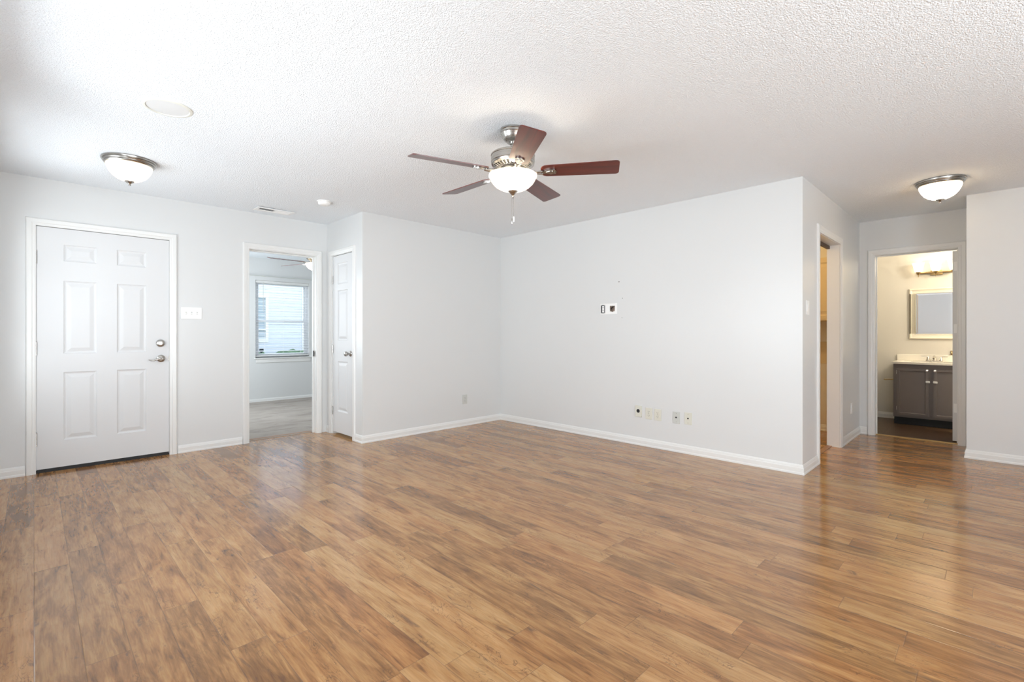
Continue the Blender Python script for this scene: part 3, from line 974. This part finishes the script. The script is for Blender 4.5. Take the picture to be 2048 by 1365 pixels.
# recessed media box: its cover is gone, one receptacle and one open cable hole
b = thing('recessed_media_box', 'open white recessed media box with a receptacle and a cable hole', 'media box', (xC, 2.979, 1.428), FX)
MB().slab(-0.107, 0.107, -0.059, 0.059, 0.004, [(-0.102, -0.046, -0.050, 0.044), (0.014, 0.079, -0.036, 0.032)], T(0, -0.001, 0)).build('frame', M_WHITEP, b)
MB().box(-0.108, 0.086, -0.0032, -0.0008, 0.0535, 0.0562).build('tape_edge', M_IVORYG, b)
MB().slab(-0.102, -0.046, -0.050, 0.044, 0.03, [(-0.1005, -0.0475, -0.0485, 0.0425)], T(0, 0.003, 0)).box(-0.1015, -0.0465, 0.0085, 0.033, -0.0495, 0.0435).build('gang_box', M_CHAR, b)
rc = MB().prism([(-0.012, -0.036), (-0.009, -0.039), (0.009, -0.039), (0.012, -0.036), (0.012, 0.030), (0.009, 0.033), (-0.009, 0.033), (-0.012, 0.030)], 0.006, T(-0.074, 0.0085, 0) @ RX(pi / 2)).build('receptacle', M_WHITEP, b)
for dz in (0.010, -0.022):
    MB().box(-0.080, -0.077, 0.0015, 0.0024, dz, dz + 0.010).box(-0.071, -0.068, 0.0015, 0.0024, dz, dz + 0.010).build('socket_slot', M_SLOT, rc)
for dz in (-0.046, 0.040):
    for du in (-0.096, -0.060):
        MB().box(du, du + 0.008, -0.001, 0.006, dz - 0.005, dz + 0.004).build('mounting_ear', M_IVORYG, b)
# rough cavity
cav = MB()
cav.slab(0.014, 0.079, -0.036, 0.032, 0.044, [(0.0145, 0.0785, -0.0355, 0.0315)], T(0, 0.004, 0)).box(0.014, 0.079, 0.044, 0.048, -0.036, 0.032)
cav.build('cable_hole', M_BROWNB, b)
tooth = [(0.014, 0.033), (0.014, 0.027), (0.022, 0.026), (0.027, 0.031), (0.033, 0.023), (0.039, 0.030), (0.045, 0.027), (0.052, 0.031), (0.058, 0.022), (0.066, 0.030), (0.072, 0.026), (0.079, 0.028), (0.079, 0.033)]
MB().prism(tooth, 0.003, T(0, 0.004, 0) @ RX(pi / 2)).build('torn_drywall_edge', M_PAPER, b)
tooth = [(0.014, -0.037), (0.079, -0.037), (0.079, -0.030), (0.071, -0.026), (0.063, -0.028), (0.058, -0.035), (0.047, -0.0365), (0.038, -0.036), (0.032, -0.030), (0.024, -0.027), (0.018, -0.031), (0.014, -0.031)]
MB().prism(tooth, 0.003, T(0, 0.004, 0) @ RX(pi / 2)).build('torn_drywall_edge', M_PAPER, b)
MB().tube([(0.016, 0.02, -0.006), (0.026, 0.018, 0.004), (0.036, 0.022, 0.018), (0.046, 0.042, 0.030)], 0.0045, 8).build('cable', M_DARK, b, True)

G2 = 'old screw marks above the media box'
for nm, lb, y, z, r, mt in (('screw_hole', 'tiny dark screw hole highest above the media box', 2.848, 1.712, 0.0055, M_SLOT),
                            ('scuff_mark', 'faint grey scuff beside the top right of the media box', 2.805, 1.533, 0.006, M_MAR),
                            ('screw_hole', 'tiny screw hole below the right end of the media box', 2.811, 1.325, 0.0045, M_MAR)):
    o = MB().lathe([(0, 0), (r, 0), (r * 0.9, 0.0008), (r * 0.4, 0.001), (0, 0.0004)], 14, RX(pi / 2)).build(nm, mt, loc=(xC, y, z), rotz=FX)
    tag(o, lb, 'mark', G2)

# ------------------------------------------------------------------ bedroom window, blind, rod
w = thing('window_1', 'white bedroom window with two sashes, sill and apron', 'window', (3.0915, yF, 0), kind='structure')
wx0, wx1, wz0, wz1 = -0.4485, 0.4485, 0.745, 2.062
MB().slab(wx0, wx1, wz0, wz1, 0.035, [(wx0 + 0.035, wx1 - 0.035, wz0 + 0.03, wz1 - 0.03)], T(0, 0.07, 0)).build('window_frame', M_VINYL, w)
for nm, z0, z1, yy in (('lower_sash', 0.775, 1.392, 0.072), ('upper_sash', 1.352, 2.032, 0.086)):
    sh = MB().slab(wx0 + 0.035, wx1 - 0.035, z0, z1, 0.014, [(wx0 + 0.07, wx1 - 0.07, z0 + 0.035, z1 - 0.035)], T(0, yy, 0)).build(nm, M_VINYL, w)
    MB().box(wx0 + 0.07, wx1 - 0.07, yy + 0.006, yy + 0.009, z0 + 0.035, z1 - 0.035).build('pane', M_GLASS, sh)
MB().box(wx0 - 0.025, wx1 + 0.04, -0.03, 0.07, 0.727, 0.745, bev=0.004).build('window_sill', M_TRIM, w)
MB().box(wx0 + 0.003, wx1 + 0.02, -0.013, 0, 0.662, 0.727, bev=0.004).build('apron', M_TRIM, w)
bl = thing('window_blind', 'white horizontal blind with open slats and wand, in the bedroom window', 'blind', (3.0915, yF + 0.036, 0))
MB().box(wx0 + 0.004, wx1 - 0.004, -0.026, 0.026, 2.018, 2.060, bev=0.003).build('headrail', M_TRIM, bl)
mb = MB()
ns = 27
for q in range(ns):
    z = 0.812 + (2.005 - 0.812) * q / (ns - 1)
    mb.box(wx0 + 0.006, wx1 - 0.006, -0.024, 0.024, -0.0014, 0.0014, T(0, 0, z) @ RX(radians(9)))
mb.build('slat_panel', M_BLIND, bl)
MB().box(wx0 + 0.006, wx1 - 0.006, -0.024, 0.024, 0.768, 0.786, bev=0.003).build('bottom_rail', M_TRIM, bl)
for dx in (-0.30, 0.0, 0.30):
    MB().box(dx - 0.0015, dx + 0.0015, -0.026, -0.0245, 0.785, 2.02).build('ladder_cord', M_BLIND, bl)
MB().tube([(-0.327, -0.032, 2.03), (-0.327, -0.036, 1.53)], 0.0045, 8).build('wand', M_IVORYG, bl)
cr = thing('curtain_rod', 'thin grey curtain rod above the bedroom window', 'curtain rod', (3.06, yF - 0.06, 2.128))
MB().tube([(-0.62, 0, 0), (0.62, 0, 0)], 0.0075, 12).build('rod', M_IVORYG, cr, True)
MB().lathe([(0, 0), (0.011, 0.004), (0.013, 0.014), (0.008, 0.022), (0, 0.024)], 16, T(0.62, 0, 0) @ RY(pi / 2)).build('rod_finial', M_IVORYG, cr, True)
for dx in (-0.55, 0.585):
    MB().box(dx - 0.005, dx + 0.005, 0.0, 0.0598, -0.006, 0.004).box(dx - 0.008, dx + 0.008, 0.055, 0.0598, -0.055, 0.012).build('bracket', M_NICKEL, cr)
st = thing('window_sticker', 'dark shield shaped sticker in the lower left of the bedroom window', 'sticker', (2.760, yF + 0.0775, 0.862))
shield = [(-0.034, 0.034), (0.034, 0.034), (0.036, 0.0), (0.024, -0.022), (0.0, -0.038), (-0.024, -0.022), (-0.036, 0.0)]
MB().prism(shield, 0.0008, RX(pi / 2)).build('backing', M_NAVY, st)
MB().box(-0.033, 0.033, -0.0012, -0.0008, -0.008, 0.008).build('stripe', M_STKW, st)

# outdoors beyond the bedroom window
g = MB().box(-12, 16, yF + 0.3, 24, -0.45, -0.35).build('lawn', M_GRASS)
tag(g, 'grass between the two houses', 'lawn', kind='structure')
nh = thing('neighbor_house', 'neighbouring house with pale blue siding seen through the bedroom blind', 'house', (0, 14.0, -0.35))
mb = MB()
zb = 0.0
while zb < 5.2:
    mb.prism([(0.0, 0.0), (0.0, 0.125), (-0.006, 0.125), (-0.013, 0.0)], 11.5, T(5.5, 0, zb) @ RZ(pi) @ RY(pi / 2) @ RZ(pi / 2) if False else Matrix(((0, 0, 1, -6.0), (1, 0, 0, 0.0), (0, 1, 0, zb), (0, 0, 0, 1))))
    zb += 0.125
mb.box(-6.0, 5.5, 0.0, 0.15, 0, 5.2)
mb.build('siding_wall', M_SIDING, nh)
MB().box(5.44, 5.54, -0.03, 0.16, 0, 5.2).build('corner_board', M_VINYL, nh)
nw = MB().slab(3.55, 4.53, 1.28, 2.55, 0.05, [(3.62, 4.46, 1.36, 1.60), (3.62, 4.46, 1.64, 2.48)], T(0, -0.045, 0)).build('house_window', M_VINYL, nh)
MB().box(3.6, 4.48, -0.012, -0.008, 1.34, 2.5).build('house_pane', pbr('dim_glass', (0.30, 0.38, 0.45), 0.1), nw)
mb = MB()
rnd = random.Random(3)
for q in range(60):
    x = 2.6 + 4.4 * rnd.random()
    r = 0.22 + 0.14 * rnd.random()
    z = 0.45 + 0.40 * rnd.random()
    b2 = bmesh.new()
    bmesh.ops.create_icosphere(b2, subdivisions=3, radius=r)
    for v in b2.verts:
        v.co *= 1 + 0.16 * (rnd.random() - 0.5)
    mb.merge(b2, T(x, 0.25 * (rnd.random() - 0.5), min(z, 1.15 - r)))
o = mb.build('hedge', M_LEAF, loc=(0, 12.6, -0.35))
tag(o, 'low green hedge in front of the neighbouring house', 'hedge', kind='stuff')

# ------------------------------------------------------------------ bathroom
xv = 7.80
v = thing('vanity_cabinet', 'dark warm grey bathroom vanity cabinet with two panelled doors', 'vanity', (xv, 0.555, 0), FX)
hw = 0.365
MB().box(-hw, hw, 0.0, xW - xv - 0.002, 0.099, 0.772).build('body', M_CAB, v)
MB().box(-hw, hw, 0.075, xW - xv - 0.002, 0.0, 0.099).build('toe_kick', M_DARK, v)
PP = [(0, 0), (0.004, 0.006), (0.008, 0.007), (0.012, 0.007)]
for nm_side, x0, x1 in ((-1, -0.334, -0.020), (1, 0.022, 0.334)):
    dr = MB().slab(x0, x1, 0.128, 0.714, 0.018, [], T(0, -0.0185, 0), panels=[(x0 + 0.030, x1 - 0.030, 0.157, 0.689, PP)]).build('cabinet_door', M_CAB, v)
    kx = x1 - 0.016 if nm_side < 0 else x0 + 0.016
    MB().lathe([(0, 0), (0.008, 0), (0.0075, 0.010), (0.014, 0.016), (0.0165, 0.022), (0.012, 0.028), (0, 0.030)], 24, T(kx, -0.0185, 0.700) @ RX(pi / 2)).build('knob', M_CHROME, dr, True)
    lx = -0.029 if nm_side < 0 else 0.040
    lt = MB().box(lx - 0.021, lx + 0.021, -0.032, -0.0185, 0.5475, 0.5725, bev=0.006).build('child_lock', M_WHITEP, dr, True)
    hx = x0 + 0.002 if nm_side < 0 else x1 - 0.002
    for hz in (0.185, 0.645):
        MB().tube([(hx, -0.020, hz), (hx, -0.020, hz + 0.05)], 0.004, 10).build('cabinet_hinge', M_NICKEL, dr, True)
t = MB().slab(-0.385, 0.385, -0.5125, 0.030, 0.024, [(-0.20, 0.20, -0.36, -0.06)], Matrix(((1, 0, 0, 0), (0, 0, -1, 0), (0, -1, 0, 0.7965), (0, 0, 0, 1)))).build('countertop', M_TOP, v)
t['label'] = 'cream one piece vanity top'
bp = []
for k in range(9):
    a = (pi / 2) * k / 8
    bp.append((cos(a), -0.11 * sin(a)))
mb = MB()
b2 = bmesh.new()
rings = [[b2.verts.new((0.21 * r * cos(2 * pi * q / 48), 0.155 * r * sin(2 * pi * q / 48), z)) for q in range(48)] for r, z in bp[:-1]]
ctr = b2.verts.new((0, 0, -0.11))
for a_, b_ in zip(rings, rings[1:]):
    for q in range(48):
        b2.faces.new((a_[q], a_[(q + 1) % 48], b_[(q + 1) % 48], b_[q]))
for q in range(48):
    b2.faces.new((rings[-1][q], rings[-1][(q + 1) % 48], ctr))
mb.merge(b2, T(0, 0.21, 0.7955))
mb.build('basin', M_TOP, t, True)
MB().box(-0.385, 0.385, 0.493, 0.5125, 0.797, 0.880, bev=0.004).build('backsplash', M_TOP, t)

f = thing('faucet', 'chrome bathroom faucet with two lever handles on the vanity', 'faucet', (xv + 0.435, 0.555, 0.797), FX)
MB().box(-0.085, 0.085, -0.022, 0.022, 0.0, 0.010, bev=0.004).build('base_plate', M_CHROME, f, True)
MB().lathe([(0, 0.01), (0.027, 0.01), (0.024, 0.03), (0.018, 0.05), (0.017, 0.062), (0, 0.068)], 28).tube([(0, 0, 0.055), (0, -0.03, 0.066), (0, -0.075, 0.062), (0, -0.115, 0.042)], [0.014, 0.0135, 0.012, 0.011], 16).build('spout', M_CHROME, f, True)
for sx in (-1, 1):
    hb = MB().lathe([(0, 0.01), (0.025, 0.01), (0.023, 0.022), (0.014, 0.040), (0.012, 0.052), (0.008, 0.06), (0, 0.062)], 28, T(sx * 0.062, 0, 0)).build('handle_base', M_CHROME, f, True)
    MB().tube([(sx * 0.062, 0, 0.056), (sx * 0.085, -0.004, 0.062), (sx * 0.13, -0.012, 0.063)], [0.007, 0.006, 0.004], 10).build('handle_lever', M_CHROME, hb, True)

m = thing('framed_mirror', 'square bathroom mirror in a wide cream frame', 'mirror', (xW, 0.563, 1.4185), FX)
FRP = [(0, 0), (0, 0.020), (0.006, 0.026), (0.014, 0.026), (0.030, 0.018), (0.052, 0.015), (0.058, 0.018), (0.064, 0.017), (0.066, 0.010), (0.066, 0)]
gw, gh, fw = 0.182, 0.266, 0.066
mb = MB()
prof = [(0.066 - u, vv) for u, vv in FRP]
mb.sweep(prof, [(-gw, 0, -gh), (-gw, 0, gh), (gw, 0, gh), (gw, 0, -gh), (-gw, 0, -gh)][:4], (0, -1, 0))
mb.sweep(prof, [(gw, 0, gh), (gw, 0, -gh), (-gw, 0, -gh), (-gw, 0, gh)], (0, -1, 0))
mb.build('frame', M_FRAMEW, m)
bw, bd = 0.020, 0.00055
b2 = bmesh.new()
o4 = [b2.verts.new((sx * gw, -0.004, sz * gh)) for sx, sz in ((-1, -1), (1, -1), (1, 1), (-1, 1))]
i4 = [b2.verts.new((sx * (gw - bw), -0.004 - bd, sz * (gh - bw))) for sx, sz in ((-1, -1), (1, -1), (1, 1), (-1, 1))]
b2.faces.new(i4)
for k in range(4):
    b2.faces.new((o4[k], o4[(k + 1) % 4], i4[(k + 1) % 4], i4[k]))
bk = [b2.verts.new((sx * gw, -0.001, sz * gh)) for sx, sz in ((-1, -1), (1, -1), (1, 1), (-1, 1))]
b2.faces.new(bk[::-1])
for k in range(4):
    b2.faces.new((bk[k], bk[(k + 1) % 4], o4[(k + 1) % 4], o4[k]))
bmesh.ops.recalc_face_normals(b2, faces=b2.faces)
mb = MB()
mb.merge(b2)
mb.build('mirror_glass', M_MIRROR, m)

vl = thing('vanity_light', 'brass bar light with three glowing bell shades above the bathroom mirror', 'wall light', (xW, 0.539, 1.945), FX)
MB().box(-0.20, 0.20, -0.018, -0.0005, -0.004, 0.020, bev=0.004).box(-0.06, 0.06, -0.026, -0.0005, -0.03, 0.035, bev=0.006).build('backplate', M_BRASS, vl, True)
MB().tube([(-0.172, -0.10, 0.0), (0.172, -0.10, 0.0)], 0.008, 12).box(-0.010, 0.010, -0.10, -0.02, -0.007, 0.007).build('arm_bar', M_BRASS, vl, True)
for dx in (-0.172, 0.0, 0.172):
    MB().lathe([(0.028, 0.022), (0.026, 0.010), (0.019, -0.004), (0.010, -0.016), (0.005, -0.022), (0.0045, -0.040), (0.002, -0.052), (0, -0.053)], 24, T(dx, -0.10, 0)).build('shade_holder', M_BRASS, vl, True)
    shp = [(0.010, 0.012), (0.034, 0.016), (0.041, 0.035), (0.047, 0.065), (0.053, 0.095), (0.062, 0.125), (0.066, 0.135)]
    MB().lathe(shp, 40, T(dx, -0.10, 0)).build('glass_shade', M_GLOWB, vl, True)
    bulb(vl, (dx, -0.10, 0.080), 0.5, (1.0, 0.84, 0.62), 0.022)
tp = thing('toilet_paper_holder', 'small brass toilet paper holder arm on the side of the vanity', 'toilet paper holder', (7.92, 0.9201, 0.56))
MB().lathe([(0, 0), (0.022, 0), (0.022, 0.006), (0.012, 0.012), (0, 0.012)], 24, RX(-pi / 2)).build('mount', M_BRASS, tp, True)
MB().tube([(0, 0.010, 0), (0, 0.055, 0.0), (0, 0.10, -0.006), (0, 0.112, 0.0)], [0.007, 0.007, 0.007, 0.009], 12).build('arm', M_BRASS, tp, True)
hk = thing('towel_hook', 'small brass hook on the wall above the right end of the backsplash', 'hook', (xW, 0.392, 0.908), FX)
MB().box(-0.012, 0.012, -0.006, 0, -0.028, 0.028, bev=0.002).build('mount', M_BRASS, hk, True)
MB().tube([(0, -0.005, 0.012), (0, -0.035, 0.010), (0, -0.045, -0.010), (0, -0.040, 0.004)], 0.007, 12).build('hook_arm', M_BRASS, hk, True)

# ------------------------------------------------------------------ laundry seen through the cased opening
c_ = thing('wall_cabinet', 'cream cabinet hung high in the laundry, a sliver seen through the hall opening', 'cabinet', (6.655, 1.60, 1.30), FX)
MB().box(-0.30, 0.37, -0.30, -0.0005, 0.0, 0.72).build('body', M_CREAMCAB, c_)
MB().slab(0.04, 0.365, 0.005, 0.715, 0.018, [], T(0, -0.319, 0), panels=[(0.09, 0.315, 0.06, 0.66)]).build('cabinet_door', M_CREAMCAB, c_)
MB().slab(-0.295, 0.03, 0.005, 0.715, 0.018, [], T(0, -0.319, 0), panels=[(-0.245, -0.02, 0.06, 0.66)]).build('cabinet_door', M_CREAMCAB, c_)
a_ = thing('access_panel', 'small tan access panel on the laundry wall seen through the hall opening', 'panel', (6.655, 1.47, 0.93), FX)
MB().box(-0.10, 0.10, -0.008, -0.0005, -0.13, 0.13, bev=0.002).build('panel_frame', M_CREAMCAB, a_)
MB().box(-0.092, 0.092, -0.0105, -0.008, -0.122, 0.122).build('panel_door', M_CREAMCAB, a_)
d = bpy.data.lights.new('laundry_lamp', 'POINT')
d.energy = 14
d.color = (1.0, 0.66, 0.30)
d.shadow_soft_size = 0.1
o = bpy.data.objects.new('laundry_lamp', d)
o.location = (5.6, 2.2, 2.25)
COL.objects.link(o)

d = bpy.data.lights.new('bathroom_fill_light', 'POINT')  # unseen fill light added to brighten the bathroom
d.energy = 31
d.color = (1.0, 0.88, 0.70)
d.shadow_soft_size = 0.12
o = bpy.data.objects.new('bathroom_fill_light', d)
o.location = (7.35, -0.35, 2.2)
COL.objects.link(o)
